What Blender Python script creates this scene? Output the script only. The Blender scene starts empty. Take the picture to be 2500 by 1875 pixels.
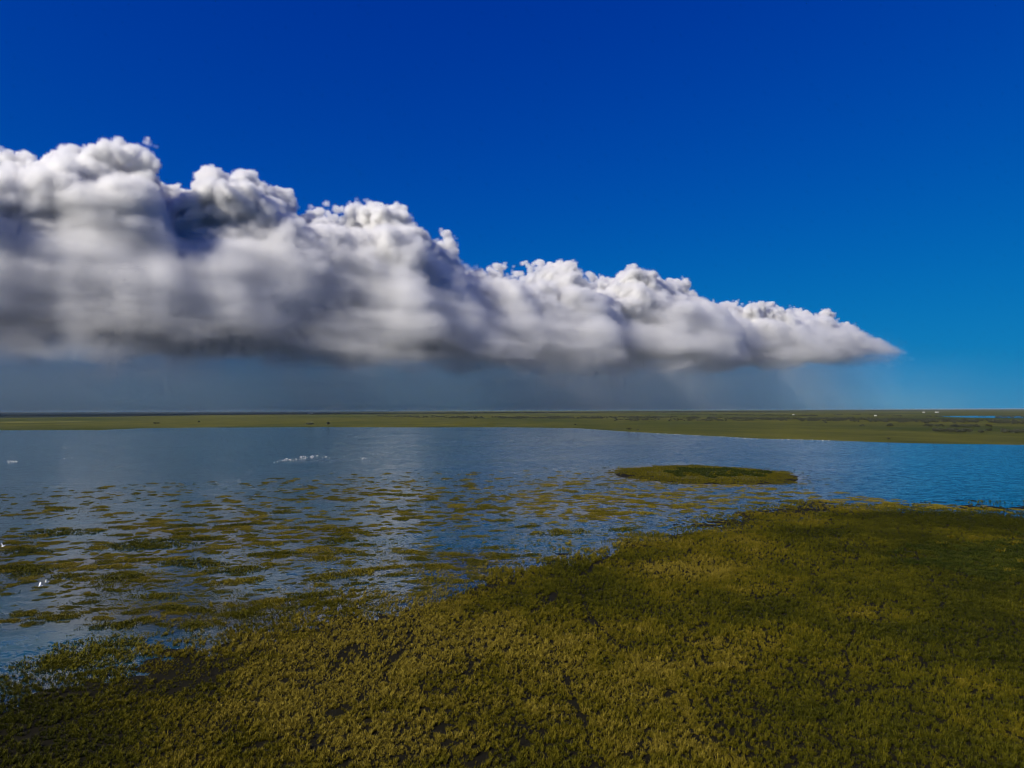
import bpy, bmesh, math, random
import numpy as np
from mathutils import Vector, Matrix
sc = bpy.context.scene
COL = sc.collection
R = math.radians
random.seed(7); rs = np.random.RandomState(11)

# ------------------------------------------------------------------ camera
F, CAMH, PITCH, ROLL = 1733.0, 45.0, R(2.07), R(-0.14)      # focal length in photo pixels, drone height in metres
cam = bpy.data.cameras.new('camera'); co = bpy.data.objects.new('camera', cam); COL.objects.link(co)
CROT = Matrix.Rotation(R(90) + PITCH, 3, 'X') @ Matrix.Rotation(ROLL, 3, 'Z')
co.location = (0, 0, CAMH); co.rotation_euler = CROT.to_euler()
cam.sensor_width = 36; cam.lens = 36 * F / 2500; cam.clip_end = 150000; cam.clip_start = .5
sc.camera = co

# ------------------------------------------------------------------ sky, sun, exposure
SUN_AZ, SUN_EL = R(-126), R(34)
S = Vector((math.sin(SUN_AZ) * math.cos(SUN_EL), math.cos(SUN_AZ) * math.cos(SUN_EL), math.sin(SUN_EL)))
w = bpy.data.worlds.new('World'); sc.world = w; w.use_nodes = True
nt = w.node_tree; bg = nt.nodes['Background']
sky = nt.nodes.new('ShaderNodeTexSky'); sky.sky_type = 'NISHITA'; sky.sun_disc = False
sky.sun_elevation = SUN_EL; sky.sun_rotation = SUN_AZ
sky.altitude = 0; sky.air_density = 1.0; sky.dust_density = 0.1; sky.ozone_density = 6
hs = nt.nodes.new('ShaderNodeHueSaturation'); hs.inputs['Saturation'].default_value = 1.3
gm = nt.nodes.new('ShaderNodeGamma'); gm.inputs[1].default_value = 1.45
def vmw(op, a, b):
    x = nt.nodes.new('ShaderNodeVectorMath'); x.operation = op
    nt.links.new(a, x.inputs[0])
    if isinstance(b, tuple): x.inputs[1].default_value = b
    else: nt.links.new(b, x.inputs[1])
    return x.outputs[0]
nt.links.new(sky.outputs[0], hs.inputs['Color'])
nt.links.new(vmw('MULTIPLY', hs.outputs[0], (.1, .1, .1)), gm.inputs[0])
cg = vmw('MULTIPLY', gm.outputs[0], (1.2, 1.3, 1.7))
cg = vmw('DIVIDE', cg, vmw('ADD', vmw('MULTIPLY', cg, (2.2, 1.9, 1.25)), (1., 1., 1.)))   # film shoulder: the horizon never burns out
cg = vmw('DIVIDE', vmw('MULTIPLY', cg, (.028, .75, 2.02)), vmw('ADD', vmw('MULTIPLY', cg, (.3, 1.75, 3.6)), (1., 1., 1.)))   # the polarised, saturated blue of the photograph
nt.links.new(vmw('MULTIPLY', cg, (10., 10., 10.)), bg.inputs[0]); bg.inputs[1].default_value = .10
sl = bpy.data.lights.new('sun', 'SUN'); sl.energy = 5.0; sl.angle = R(.5); sl.color = (1, .93, .82)
so = bpy.data.objects.new('sun', sl); COL.objects.link(so); so.rotation_euler = S.to_track_quat('Z', 'Y').to_euler()
sc.view_settings.view_transform = 'Standard'; sc.view_settings.look = 'None'
sc.view_settings.exposure = 0.38; sc.view_settings.gamma = 1; sc.view_settings.use_curve_mapping = False
cy = sc.cycles
cy.volume_bounces = 8; cy.max_bounces = 9; cy.diffuse_bounces = 3; cy.glossy_bounces = 3; cy.transmission_bounces = 3
cy.use_denoising = True; cy.volume_step_rate = 8; cy.volume_max_steps = 512
cy.use_adaptive_sampling = True; cy.adaptive_threshold = .04; cy.adaptive_min_samples = 16; cy.filter_width = 1.05
cy.caustics_reflective = False; cy.caustics_refractive = False

# ------------------------------------------------------------------ helpers
CR = np.array(CROT)
def ray(px, py):
    return (CROT @ Vector(((px - 1250) / F, (937.5 - py) / F, -1))).normalized()
def gp(px, py, z=0.):                                     # photo pixel -> point on the plain
    d = ray(px, py); t = (z - CAMH) / d.z
    return Vector((d.x * t, d.y * t, z))
def proj(x, y, z=0.):                                     # world arrays -> photo pixels
    p = np.stack([x, y, np.zeros_like(x) + z - CAMH], -1) @ CR
    dz = -p[..., 2]; dz = np.where(dz < 1e-3, np.nan, dz)
    return 1250 + F * p[..., 0] / dz, 937.5 - F * p[..., 1] / dz
TAB = [np.random.RandomState(100 + i).rand(256, 256) for i in range(8)]
def vn(x, y, k=0):
    t = TAB[k % 8]; xi = np.floor(x).astype(int); yi = np.floor(y).astype(int)
    fx = x - xi; fy = y - yi; fx = fx * fx * (3 - 2 * fx); fy = fy * fy * (3 - 2 * fy)
    a, b, c, d = t[yi % 256, xi % 256], t[yi % 256, (xi + 1) % 256], t[(yi + 1) % 256, xi % 256], t[(yi + 1) % 256, (xi + 1) % 256]
    return (a * (1 - fx) + b * fx) * (1 - fy) + (c * (1 - fx) + d * fx) * fy
def fbm(x, y, k=0, o=4):                                  # about -0.5 .. 0.5
    s = 0; a = .5
    for i in range(o):
        s = s + a * (vn(x + 17.3 * i, y + 5.1 * i, k + i) - .5); x = x * 2.03; y = y * 2.03; a *= .5
    return s
def worley_edge(x, y, k=0):                               # F2 - F1
    xi = np.floor(x).astype(int); yi = np.floor(y).astype(int); f1 = np.full(x.shape, 9.); f2 = f1.copy()
    for i in (-1, 0, 1):
        for j in (-1, 0, 1):
            cx = xi + i; cyy = yi + j
            dx = cx + TAB[k % 8][cyy % 256, cx % 256] - x; dy = cyy + TAB[(k + 1) % 8][cyy % 256, cx % 256] - y
            d = np.sqrt(dx * dx + dy * dy); m = d < f1
            f2 = np.where(m, f1, np.minimum(f2, d)); f1 = np.where(m, d, f1)
    return f2 - f1
def sstep(x, a, b):
    t = np.clip((x - a) / (b - a), 0, 1); return t * t * (3 - 2 * t)

class N:                                                  # node-graph builder
    def __init__(s, t): s.t = t
    def n(s, k, **kw):
        x = s.t.nodes.new(k)
        for a, b in kw.items(): setattr(x, a, b)
        return x
    def put(s, sock, v):
        if hasattr(v, 'is_output'): s.t.links.new(v, sock)
        else: sock.default_value = v
    def m(s, op, a, b=None, c=None, clamp=False):
        x = s.n('ShaderNodeMath', operation=op); x.use_clamp = clamp
        for i, q in enumerate((a, b, c)):
            if q is not None: s.put(x.inputs[i], q)
        return x.outputs[0]
    def v(s, op, a, b=None):
        x = s.n('ShaderNodeVectorMath', operation=op); s.put(x.inputs[0], a)
        if b is not None: s.put(x.inputs[1], b)
        return x.outputs['Value'] if op in ('LENGTH', 'DOT_PRODUCT', 'DISTANCE') else x.outputs[0]
    def noise(s, vec, scale, det=3, rough=.5):
        x = s.n('ShaderNodeTexNoise'); s.put(x.inputs['Vector'], vec); x.inputs['Scale'].default_value = scale
        x.inputs['Detail'].default_value = det; x.inputs['Roughness'].default_value = rough
        return x
    def vor(s, vec, scale):
        x = s.n('ShaderNodeTexVoronoi', feature='F1'); s.put(x.inputs['Vector'], vec); x.inputs['Scale'].default_value = scale
        return x.outputs['Distance']
    def rng(s, x, a, b, c=0., d=1.):
        y = s.n('ShaderNodeMapRange'); s.put(y.inputs[0], x)
        for i, q in enumerate((a, b, c, d)): s.put(y.inputs[1 + i], q)
        return y.outputs[0]
    def mix(s, f, a, b):
        y = s.n('ShaderNodeMix', data_type='RGBA'); s.put(y.inputs[0], f); s.put(y.inputs[6], a); s.put(y.inputs[7], b)
        return y.outputs[2]
    def curve(s, x, pts):
        y = s.n('ShaderNodeFloatCurve'); c = y.mapping.curves[0]
        for i, (a, b) in enumerate(pts):
            if i == 0: c.points[0].location = (a, b)
            elif i == len(pts) - 1: c.points[-1].location = (a, b)
            else: c.points.new(a, b)
        for p in c.points: p.handle_type = 'VECTOR'
        y.mapping.update(); s.put(y.inputs['Value'], x); return y.outputs[0]
def c4(c): return (c[0], c[1], c[2], 1.)
def material(name):
    m = bpy.data.materials.new(name); m.use_nodes = True
    return m, N(m.node_tree), m.node_tree.nodes['Principled BSDF']
def plain(name, col, rough=.6, var=.25, scale=3.):
    m, n, p = material(name)
    tc = n.n('ShaderNodeTexCoord').outputs['Object']
    f = n.noise(tc, scale, 3).outputs[0]
    n.put(p.inputs['Base Color'], n.mix(f, c4([c * (1 - var) for c in col]), c4([min(1, c * (1 + var)) for c in col])))
    p.inputs['Roughness'].default_value = rough
    return m
def link(name, me, mat=None, parent=None):
    o = bpy.data.objects.new(name, me); COL.objects.link(o)
    if mat is not None and me is not None and not me.materials: me.materials.append(mat)
    if parent: o.parent = parent
    return o
def mesh_np(name, verts, faces, smooth=False):
    me = bpy.data.meshes.new(name); nf = len(faces); k = faces.shape[1]
    me.vertices.add(len(verts)); me.vertices.foreach_set('co', np.ascontiguousarray(verts, dtype=np.float32).ravel())
    me.loops.add(nf * k); me.loops.foreach_set('vertex_index', np.ascontiguousarray(faces, dtype=np.int32).ravel())
    me.polygons.add(nf); me.polygons.foreach_set('loop_start', np.arange(0, nf * k, k, dtype=np.int32))
    if smooth: me.polygons.foreach_set('use_smooth', np.ones(nf, dtype=bool))
    me.update(); me.validate(); return me
def tag(o, label=None, cat=None, group=None, kind=None):
    if label: o['label'] = label
    if cat: o['category'] = cat
    if group: o['group'] = group
    if kind: o['kind'] = kind
    return o

# ------------------------------------------------------------------ the lie of the land (traced shorelines, metres on the plain)
xs_ = lambda pts: (np.array([p[0] for p in pts], float), np.array([p[1] for p in pts], float))
def line(pts):
    X, Y = xs_(pts); return lambda px: np.interp(px, X, Y)
def hor(px): return 1000.0 + (1250 - px) * math.tan(-ROLL)
far_shore = line([(-900, 1052), (0, 1050.5), (240, 1050), (350, 1046), (500, 1043.5), (800, 1043), (1250, 1044), (1410, 1045.5), (1500, 1052), (1700, 1063), (1850, 1071), (2000, 1074.5), (2150, 1080), (2300, 1084), (2500, 1086.5), (3400, 1094)])
far_edge = line([(-900, 1024), (0, 1021), (200, 1019), (500, 1014), (750, 1010), (900, 1006.5), (1100, 1003), (1250, 1001), (1500, 999), (2500, 996), (3400, 993)])
marsh = line([(-900, 1900), (-300, 1850), (0, 1738), (100, 1708), (200, 1676), (300, 1645), (400, 1612), (500, 1582), (600, 1560), (700, 1550), (800, 1525), (900, 1498), (1000, 1465), (1100, 1436), (1200, 1408), (1300, 1384), (1400, 1364), (1480, 1345), (1550, 1326), (1650, 1300), (1750, 1280), (1850, 1264), (1950, 1253), (2100, 1250), (2300, 1250), (2500, 1254), (3400, 1262)])
patch_far = line([(-900, 1205), (0, 1195), (300, 1182), (600, 1170), (800, 1152), (1100, 1150), (1300, 1142), (1500, 1138), (1700, 1165), (1950, 1178), (2100, 1210), (2300, 1225), (2500, 1240), (3400, 1250)])
ISL = gp(1716, 1157); ISA, ISB = 57., 70.                 # round island: centre and half widths
def island_r(x, y):
    a = np.arctan2(y - ISL.y, x - ISL.x)
    return np.sqrt(((x - ISL.x) / ISA) ** 2 + ((y - ISL.y) / ISB) ** 2) * (1 + .05 * np.sin(3 * a + 1) + .03 * np.sin(7 * a))

# polar sheet helper: rings closer together far away, so that the shore keeps its shape to the horizon
def polar(nfine, rings):
    az = np.concatenate([np.radians(np.linspace(-52, 52, nfine)), np.radians(np.linspace(52, 308, 90))[1:-1]])
    rr = np.concatenate([[0.5], np.array(rings)]); A_, R_ = np.meshgrid(az, rr)
    x = R_ * np.sin(A_); y = R_ * np.cos(A_); na = len(az); nr = len(rr)
    i, j = np.meshgrid(np.arange(nr - 1), np.arange(na), indexing='ij')
    j2 = (j + 1) % na
    f = np.stack([i * na + j, (i + 1) * na + j, (i + 1) * na + j2, i * na + j2], -1).reshape(-1, 4)[:, ::-1]
    return x.ravel(), y.ravel(), f
deps = np.concatenate([np.arange(2400, 900, -14.), np.arange(900, 300, -4.), np.arange(300, 100, -1.6), np.arange(100, 4, -.75), np.arange(4, .9, -.35)])
rings = CAMH * F / deps
gx, gy, gf = polar(560, rings)
def ground_z(x, y):
    px, py = proj(x, y); r = np.hypot(x, y)
    front = (y > 20) & np.isfinite(px) & (np.abs(px - 1250) < 2300)
    px = np.where(front, px, 1250.); py = np.where(front, py, 3000.)
    dep = F * CAMH / np.maximum(r, 1)
    # far land: between its shore and its far edge, in pixels of depression
    nz = fbm(x / 260, y / 260, 2, 4) * np.clip(dep / 30, .3, 1.6)
    z = np.full(x.shape, -.9)
    fl = far_shore(px) + nz * 2.2 - py
    pond = ((px - 2480) / 190) ** 2 + ((py - 1017.5 - .008 * (px - 2400)) / 2.6) ** 2
    fl = np.minimum(fl, (pond - 1) * 1.5)
    z = np.where(py < 1130, np.clip(fl * .35, -.9, .75), z)
    # near marsh
    mz = (py - marsh(px)) / 90 + fbm(x / 14, y / 14, 0, 4) * 1.1 + .1 * sstep(px, 1450, 1850)
    near = np.clip(mz * .10, -.35, .06) - .008 + .10 * fbm(x / 2.5, y / 2.5, 4, 3)
    z = np.where(py >= 1130, near, z)
    z = np.where(front, z, np.where(y > 0, .3, .12))
    ir = island_r(x, y); z = np.maximum(z, np.clip((1.02 - ir + .12 * fbm(x / 9, y / 9, 3, 3)) * 1.2, -.9, .25))
    return z
gz = ground_z(gx, gy)
gme = mesh_np('ground', np.stack([gx, gy, gz], -1), gf, True)
gpx, gpy = proj(gx, gy); wd_ = np.where((gy > 800) & np.isfinite(gpx) & (gpx > -900) & (gpx < 1700), sstep(far_edge(gpx) - gpy + 1.2 * fbm(gx / 400, gy / 400, 1, 3), -.4, .8), 0)
a = gme.attributes.new('wood', 'FLOAT', 'POINT'); a.data.foreach_set('value', np.nan_to_num(wd_).astype(np.float32))
m, n, p = material('marsh_ground')
pos = n.n('ShaderNodeNewGeometry').outputs['Position']
dist = n.v('LENGTH', n.v('MULTIPLY', pos, (1, 1, 0)))
mud = n.mix(n.noise(pos, .35, 5, .6).outputs[0], (.004, .004, .002, 1), (.014, .012, .006, 1))
gr1 = n.mix(n.rng(n.noise(n.v('MULTIPLY', pos, (1, .5, 1)), 1 / 130., 6, .62).outputs[0], .35, .65), (.038, .044, .005, 1), (.094, .088, .010, 1))
gr2 = n.mix(n.rng(n.noise(n.v('MULTIPLY', pos, (.7, .35, 1)), 1 / 700., 5, .6).outputs[0], .45, .62), gr1, (.032, .042, .005, 1))
gr3 = n.mix(n.rng(n.noise(n.v('MULTIPLY', pos, (.5, .25, 1)), 1 / 420., 4, .6).outputs[0], .62, .72), gr2, (.15, .14, .035, 1))
gr3 = n.mix(n.n('ShaderNodeAttribute', attribute_name='wood').outputs['Fac'], gr3, (.006, .014, .014, 1))
n.put(p.inputs['Base Color'], n.mix(n.rng(dist, 560, 700), mud, gr3)); p.inputs['Roughness'].default_value = .85
p.inputs['Specular IOR Level'].default_value = .05
ground = tag(link('ground', gme, m), kind='structure')

# ------------------------------------------------------------------ where the marsh plants grow
def polyd(x, y, pts):
    P = [gp(*q) for q in pts]; d = np.full(x.shape, 1e9)
    for a, b in zip(P[:-1], P[1:]):
        ax, ay = a.x, a.y; bx, by = b.x - ax, b.y - ay
        t = np.clip(((x - ax) * bx + (y - ay) * by) / (bx * bx + by * by), 0, 1)
        d = np.minimum(d, np.hypot(x - ax - t * bx, y - ay - t * by))
    return d
TRACKS = [   # channels and animal trails through the grass: points in the photo, half width in metres
    ([(1497, 1338), (1484, 1360), (1447, 1384), (1425, 1404)], .9), ([(1352, 1450), (1345, 1465), (1325, 1483), (1290, 1500)], .8),
    ([(1417, 1445), (1432, 1482), (1441, 1512), (1472, 1542), (1505, 1573), (1522, 1584)], .55),
    ([(545, 1545), (520, 1559), (470, 1599), (434, 1635), (398, 1675), (370, 1700)], .4),
    ([(700, 1575), (636, 1597), (550, 1640), (477, 1669), (380, 1702), (289, 1733), (202, 1750), (72, 1796), (-20, 1835)], .6),
    ([(830, 1590), (930, 1565), (1010, 1545), (1100, 1530)], .25), ([(900, 1790), (880, 1700), (950, 1640), (1010, 1560)], .22),
    ([(2092, 1515), (2080, 1566), (2065, 1591), (2072, 1620), (2067, 1662)], .26),
    ([(2372, 1668), (2374, 1710), (2347, 1738), (2300, 1765)], .22), ([(2235, 1350), (2240, 1367), (2262, 1386), (2292, 1406)], .4),
    ([(1375, 1640), (1388, 1680), (1402, 1712), (1430, 1770), (1440, 1830)], .32), ([(1700, 1688), (1738, 1738), (1790, 1800)], .32),
    ([(1010, 1655), (1110, 1640), (1210, 1600), (1320, 1560)], .25), ([(300, 1850), (420, 1800), (560, 1760), (700, 1700), (820, 1660)], .25)]
def cand(y0, y1, sp, seed):
    r = np.random.RandomState(seed); half = y1 * .86 + 12
    nx, ny = int(2 * half / sp), int((y1 - y0) / sp)
    X, Y = np.meshgrid(np.arange(nx) * sp - half, np.arange(ny) * sp + y0)
    X = X.ravel() + (r.rand(nx * ny) - .5) * sp * 1.1; Y = Y.ravel() + (r.rand(nx * ny) - .5) * sp * 1.1
    k = np.abs(X) < Y * .86 + 12
    return X[k], Y[k], r
GX, GY, GS, GT, GR = [], [], [], [], []                    # tussocks of the dense marsh and the sparse shallows
for y0, y1, sp, sz, seed in ((62, 128, .46, .52, 1), (128, 205, .54, .60, 2), (205, 350, .70, .66, 3)):
    x, y, r = cand(y0, y1, sp, seed); px, py = proj(x, y); q = r.rand(len(x)); q2 = r.rand(len(x))
    big = fbm(x / 15, y / 15, 0, 4); small = fbm(x / 3.2, y / 3.2, 3, 3)
    mz = (py - marsh(px)) / (62 * np.clip((py - 1000) / 450, .4, 1.2)) + (big * 4.0 + small * 1.3) * (1 - .6 * sstep(px, 1450, 1850)) + .05 * sstep(px, 1450, 1850)
    lf = 1 - sstep(px, 1100, 1500); cover = sstep(mz, -.75 - .5 * lf, .75 + 1.1 * lf)
    netk = sstep(px, 500, 800) * (1 - sstep(px, 1250, 1550)) * sstep(py, 1440, 1520) * (1 - sstep(py, 1820, 1900))
    edge = worley_edge(x / 7.5 + fbm(x / 5, y / 5, 5, 2), y / 7.5 + fbm(x / 5, y / 5, 6, 2), 2)
    cover = cover * np.where((edge < .045) & (netk > .3), .12, 1.)
    edge2 = worley_edge(x / 22 + 1.6 * fbm(x / 9, y / 9, 5, 3), y / 22 + 1.6 * fbm(x / 9, y / 9, 6, 3), 4)
    cover = cover * np.where((edge2 < .013) & (py > 1380), .25, 1.)
    for pts, hw in TRACKS: cover = cover * np.where(polyd(x, y, pts) < hw * (.75 + 1.1 * (vn(x / 3, y / 3, 6) - .2)), .05, 1)
    gap = fbm(x / 1.9, y / 1.9, 2, 3); cover = cover * np.where(gap < -.2, .2, 1)
    # sparse small tufts in the shallows in front of the marsh
    sh = (sstep(py, 1290, 1450) * .85 + .2 * sstep(py, 1210, 1330)) * (1 - .7 * sstep(px, 1350, 1700))
    sp_cover = sh * sstep(small + .9 * fbm(x / 24, y / 24, 1, 3), -.10, .22)
    cover = cover * (.90 - .62 * (vn(x / .85, y / .85, 7) < .36)); keep_d = q < cover; keep_s = (~keep_d) & (q < sp_cover)
    k = keep_d | keep_s
    sz_ = np.where(keep_d, sz * (.55 + .95 * q2 ** 1.5) * (1 + .6 * fbm(x / 9, y / 9, 5, 2)), sz * (.30 + .32 * q2))
    GX.append(x[k]); GY.append(y[k]); GS.append(sz_[k]); GR.append(r.rand(k.sum()) * 6.283)
    # 0 olive .. 1 straw, and a second value for green
    t = .45 + 1.25 * fbm(x / 20, y / 20, 1, 4) + .55 * small + .28 * (q2 - .5) + .22 * netk - .20 * sstep(px, 1700, 2450)  # last term: shading of the right side put into the tint
    t = t + .13 * np.exp(-((px - 950) / 480) ** 2) - .10 * sstep(px, 1800, 2500) - .16 * sstep(py, 1700, 1875) * sstep(-px, -500, 0) + .28 * np.exp(-(((px - 940) / 170) ** 2 + ((py - 1530) / 90) ** 2))  # painted into tint: sunlit hot spot, edge dimming at right and lower left
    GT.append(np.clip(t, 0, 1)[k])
GX, GY, GS, GT, GR = [np.concatenate(a) for a in (GX, GY, GS, GT, GR)]
def inbed(px, py):                                        # darker green reed bed at the right edge
    e = ((px - 2600) / 360) ** 2 + ((py - 1365) / 52) ** 2
    return e
bp = proj(GX, GY); be = inbed(*bp) + 2.6 * fbm(GX / 7, GY / 7, 3, 4) + .5 * (rs.rand(len(GX)) - .5)
inb = be < 1
print('tussocks', len(GX), 'bed', inb.sum())

# ------------------------------------------------------------------ plant meshes
def blade(V, Fc, Hh, bx, by, bz, ang, lean, h, wd, bend):
    ca, sa = math.cos(ang), math.sin(ang); i = len(V)
    wx, wy = -sa * wd * .5, ca * wd * .5
    mx, my, mz = bx + ca * lean * .45 * h, by + sa * lean * .45 * h, bz + h * .6
    tx, ty, tz = bx + ca * (lean + bend) * h, by + sa * (lean + bend) * h, bz + h * (1 - .25 * bend)
    V += [(bx - wx, by - wy, bz), (bx + wx, by + wy, bz), (mx + wx * .8, my + wy * .8, mz), (mx - wx * .8, my - wy * .8, mz), (tx, ty, tz)]
    Fc += [(i, i + 1, i + 2), (i, i + 2, i + 3), (i + 3, i + 2, i + 4)]; Hh += [0, 0, .6, .6, 1]
def tuft(V, Fc, Hh, r, x, y, z, rad, h, nb, wd):
    for k in range(nb):
        a = r.uniform(0, 6.283); q = math.sqrt(r.random()) * rad
        blade(V, Fc, Hh, x + math.cos(a) * q, y + math.sin(a) * q, z, a + r.uniform(-.9, .9), r.uniform(.05, .38) + q * .5, h * r.uniform(.55, 1.1), wd * r.uniform(.7, 1.3), r.uniform(.02, .35))
def fin(name, V, Fc, Hh, mat):
    me = bpy.data.meshes.new(name); me.from_pydata(V, [], Fc); me.update()
    at = me.attributes.new('blade', 'FLOAT', 'POINT'); at.data.foreach_set('value', np.array(Hh, np.float32))
    me.materials.append(mat); return me
def grass_mat(name, ramp, mode):
    m, n, p = material(name)
    if mode == 'inst':
        a = n.n('ShaderNodeAttribute', attribute_type='INSTANCER', attribute_name='tint').outputs['Fac']
    else:
        oc = n.n('ShaderNodeObjectInfo').outputs['Color']; sp = n.n('ShaderNodeSeparateColor'); n.put(sp.inputs[0], oc); a = sp.outputs[0]
    geo = n.n('ShaderNodeNewGeometry')
    a = n.m('ADD', a, n.m('MULTIPLY', n.m('SUBTRACT', geo.outputs['Random Per Island'], .5), .30))
    b = n.n('ShaderNodeAttribute', attribute_name='blade').outputs['Fac']
    cr = n.n('ShaderNodeValToRGB'); n.put(cr.inputs[0], a)
    el = cr.color_ramp.elements
    el[0].position = ramp[0][0]; el[0].color = c4(ramp[0][1]); el[1].position = ramp[-1][0]; el[1].color = c4(ramp[-1][1])
    for f, c in ramp[1:-1]: el.new(f).color = c4(c)
    col = n.mix(n.rng(b, .6, 1, 0, .3), cr.outputs[0], (.13, .10, .012, 1))
    n.put(p.inputs['Base Color'], col); p.inputs['Roughness'].default_value = .65; p.inputs['Specular IOR Level'].default_value = .05
    tr = n.n('ShaderNodeBsdfTranslucent'); n.put(tr.inputs[0], col); mx = n.n('ShaderNodeMixShader'); mx.inputs[0].default_value = .22
    n.t.links.new(p.outputs[0], mx.inputs[1]); n.t.links.new(tr.outputs[0], mx.inputs[2])
    n.t.links.new(mx.outputs[0], n.t.nodes['Material Output'].inputs[0])
    return m
RAMP = [(0., (.020, .026, .002)), (.3, (.048, .050, .003)), (.55, (.084, .077, .004)), (.8, (.138, .110, .007)), (1., (.22, .17, .022))]
GREEN = [(0., (.014, .024, .003)), (.4, (.024, .036, .004)), (.75, (.045, .052, .005)), (1., (.09, .085, .01))]
m_grass = grass_mat('marsh_grass', RAMP, 'inst'); m_patch = grass_mat('patch_grass', RAMP, 'obj')
m_reed = grass_mat('green_reed', GREEN, 'inst'); m_core = grass_mat('island_reed', GREEN, 'obj')
def source(name, meshes):                                 # instance library, not linked to the scene
    c = bpy.data.collections.new(name)
    for i, me in enumerate(meshes): c.objects.link(bpy.data.objects.new('%s_%02d' % (name, i), me))
    return c
def tussocks(name, mat, count, nb, h, rad, wd, seed):
    out = []
    for k in range(count):
        r = random.Random(seed + k); V, Fc, Hh = [], [], []
        tuft(V, Fc, Hh, r, 0, 0, -.06, rad, h, nb, wd)
        for q in range(2): tuft(V, Fc, Hh, r, r.uniform(-.5, .5), r.uniform(-.5, .5), -.06, rad * .6, h * r.uniform(.5, .85), nb // 3, wd)
        out.append(fin(name, V, Fc, Hh, mat))
    return out
def scatter(name, pts, scale, rot, tint, coll, mat):
    me = bpy.data.meshes.new(name); me.vertices.add(len(pts)); me.vertices.foreach_set('co', pts.astype(np.float32).ravel())
    for nm, arr in (('size', scale), ('spin', rot), ('tint', tint)):
        a = me.attributes.new(nm, 'FLOAT', 'POINT'); a.data.foreach_set('value', np.ascontiguousarray(arr, dtype=np.float32))
    a = me.attributes.new('pick', 'INT', 'POINT'); a.data.foreach_set('value', rs.randint(0, 1000, len(pts)).astype(np.int32))
    me.materials.append(mat)
    g = bpy.data.node_groups.new(name, 'GeometryNodeTree')
    g.interface.new_socket('Geometry', in_out='INPUT', socket_type='NodeSocketGeometry'); g.interface.new_socket('Geometry', in_out='OUTPUT', socket_type='NodeSocketGeometry')
    n = N(g); gi = n.n('NodeGroupInput'); go = n.n('NodeGroupOutput')
    def at(nm, ty='FLOAT'):
        x = n.n('GeometryNodeInputNamedAttribute', data_type=ty); x.inputs[0].default_value = nm; return x.outputs[0]
    ci = n.n('GeometryNodeCollectionInfo'); ci.inputs[0].default_value = coll; ci.inputs[1].default_value = True; ci.inputs[2].default_value = True
    ip = n.n('GeometryNodeInstanceOnPoints'); ip.inputs['Pick Instance'].default_value = True
    g.links.new(gi.outputs[0], ip.inputs['Points']); g.links.new(ci.outputs[0], ip.inputs['Instance']); g.links.new(at('pick', 'INT'), ip.inputs['Instance Index'])
    cx = n.n('ShaderNodeCombineXYZ'); n.put(cx.inputs[2], at('spin')); e2 = n.n('FunctionNodeEulerToRotation'); n.put(e2.inputs[0], cx.outputs[0])
    g.links.new(e2.outputs[0], ip.inputs['Rotation']); g.links.new(at('size'), ip.inputs['Scale']); g.links.new(ip.outputs[0], go.inputs[0])
    o = link(name, me); md = o.modifiers.new('scatter', 'NODES'); md.node_group = g
    return o
GZ = ground_z(GX, GY)
GP = np.stack([GX, GY, np.maximum(GZ, -.12)], -1)
src1 = source('tussock_source', tussocks('tussock', m_grass, 8, 20, 1.15, .34, .10, 40))
k = ~inb
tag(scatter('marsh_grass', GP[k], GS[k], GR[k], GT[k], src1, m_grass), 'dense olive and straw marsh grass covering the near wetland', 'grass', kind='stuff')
src2 = source('reed_source', tussocks('reed_tuft', m_reed, 5, 30, 1.15, .45, .10, 90))
tag(scatter('green_reed_bed', GP[inb], GS[inb] * 1.15, GR[inb], np.clip(.35 + 1.2 * fbm(GX[inb] / 4, GY[inb] / 4, 2, 3), 0, 1), src2, m_reed), 'dark green reed bed in the marsh at the right edge', 'reeds', kind='stuff')

# ------------------------------------------------------------------ islets of grass standing in the shallow water
def patch_mesh(seed):
    r = random.Random(seed); V, Fc, Hh = [], [], []; ph = [r.uniform(0, 6.28) for _ in range(4)]; el = r.uniform(.55, .95)
    for k in range(290):
        a = r.uniform(0, 6.283); q = math.sqrt(r.random())
        rr = q * (1 + .22 * math.sin(2 * a + ph[0]) + .18 * math.sin(3 * a + ph[1]) + .13 * math.sin(5 * a + ph[2]))
        if k > 190: rr *= r.uniform(1.02, 1.9)
        x, y = math.cos(a) * rr * 4.2, math.sin(a) * rr * 4.2 * el
        tuft(V, Fc, Hh, r, x, y, -.15, .30, .85 * (1.12 - .45 * q) * r.uniform(.5, 1.2) * (.5 if k > 190 else 1), 6, .13)
    return fin('grass_patch', V, Fc, Hh, m_patch)
PM = [patch_mesh(300 + i) for i in range(9)]
HAND = [  # patches one can pick out in the photo: centre pixel, half width in pixels, tint
    (475, 1526, 42, .42), (575, 1392, 60, .40), (470, 1375, 70, .35), (370, 1334, 75, .30), (300, 1410, 60, .40), (150, 1300, 60, .3), (65, 1345, 55, .25),
    (60, 1385, 40, .3), (350, 1325, 80, .3), (75, 1395, 60, .35), (260, 1650, 60, .5), (200, 1600, 120, .45), (300, 1580, 90, .5), (140, 1620, 70, .45), (870, 1425, 26, .35), (980, 1208, 40, .5), (1370, 1300, 60, .6), (1290, 1285, 30, .5),
    (890, 1330, 24, .4), (1205, 1337, 26, .5), (1295, 1355, 24, .4), (1525, 1292, 34, .4), (690, 1350, 40, .35), (640, 1355, 36, .4), (70, 1500, 36, .6), (140, 1508, 40, .62), (725, 1555, 38, .65), (830, 1320, 40, .35),
    (1165, 1378, 24, .5), (1128, 1355, 26, .55), (1215, 1360, 30, .5), (460, 1283, 34, .3), (500, 1315, 40, .3), (580, 1282, 40, .3), (690, 1250, 30, .55), (140, 1240, 36, .6)]
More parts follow.
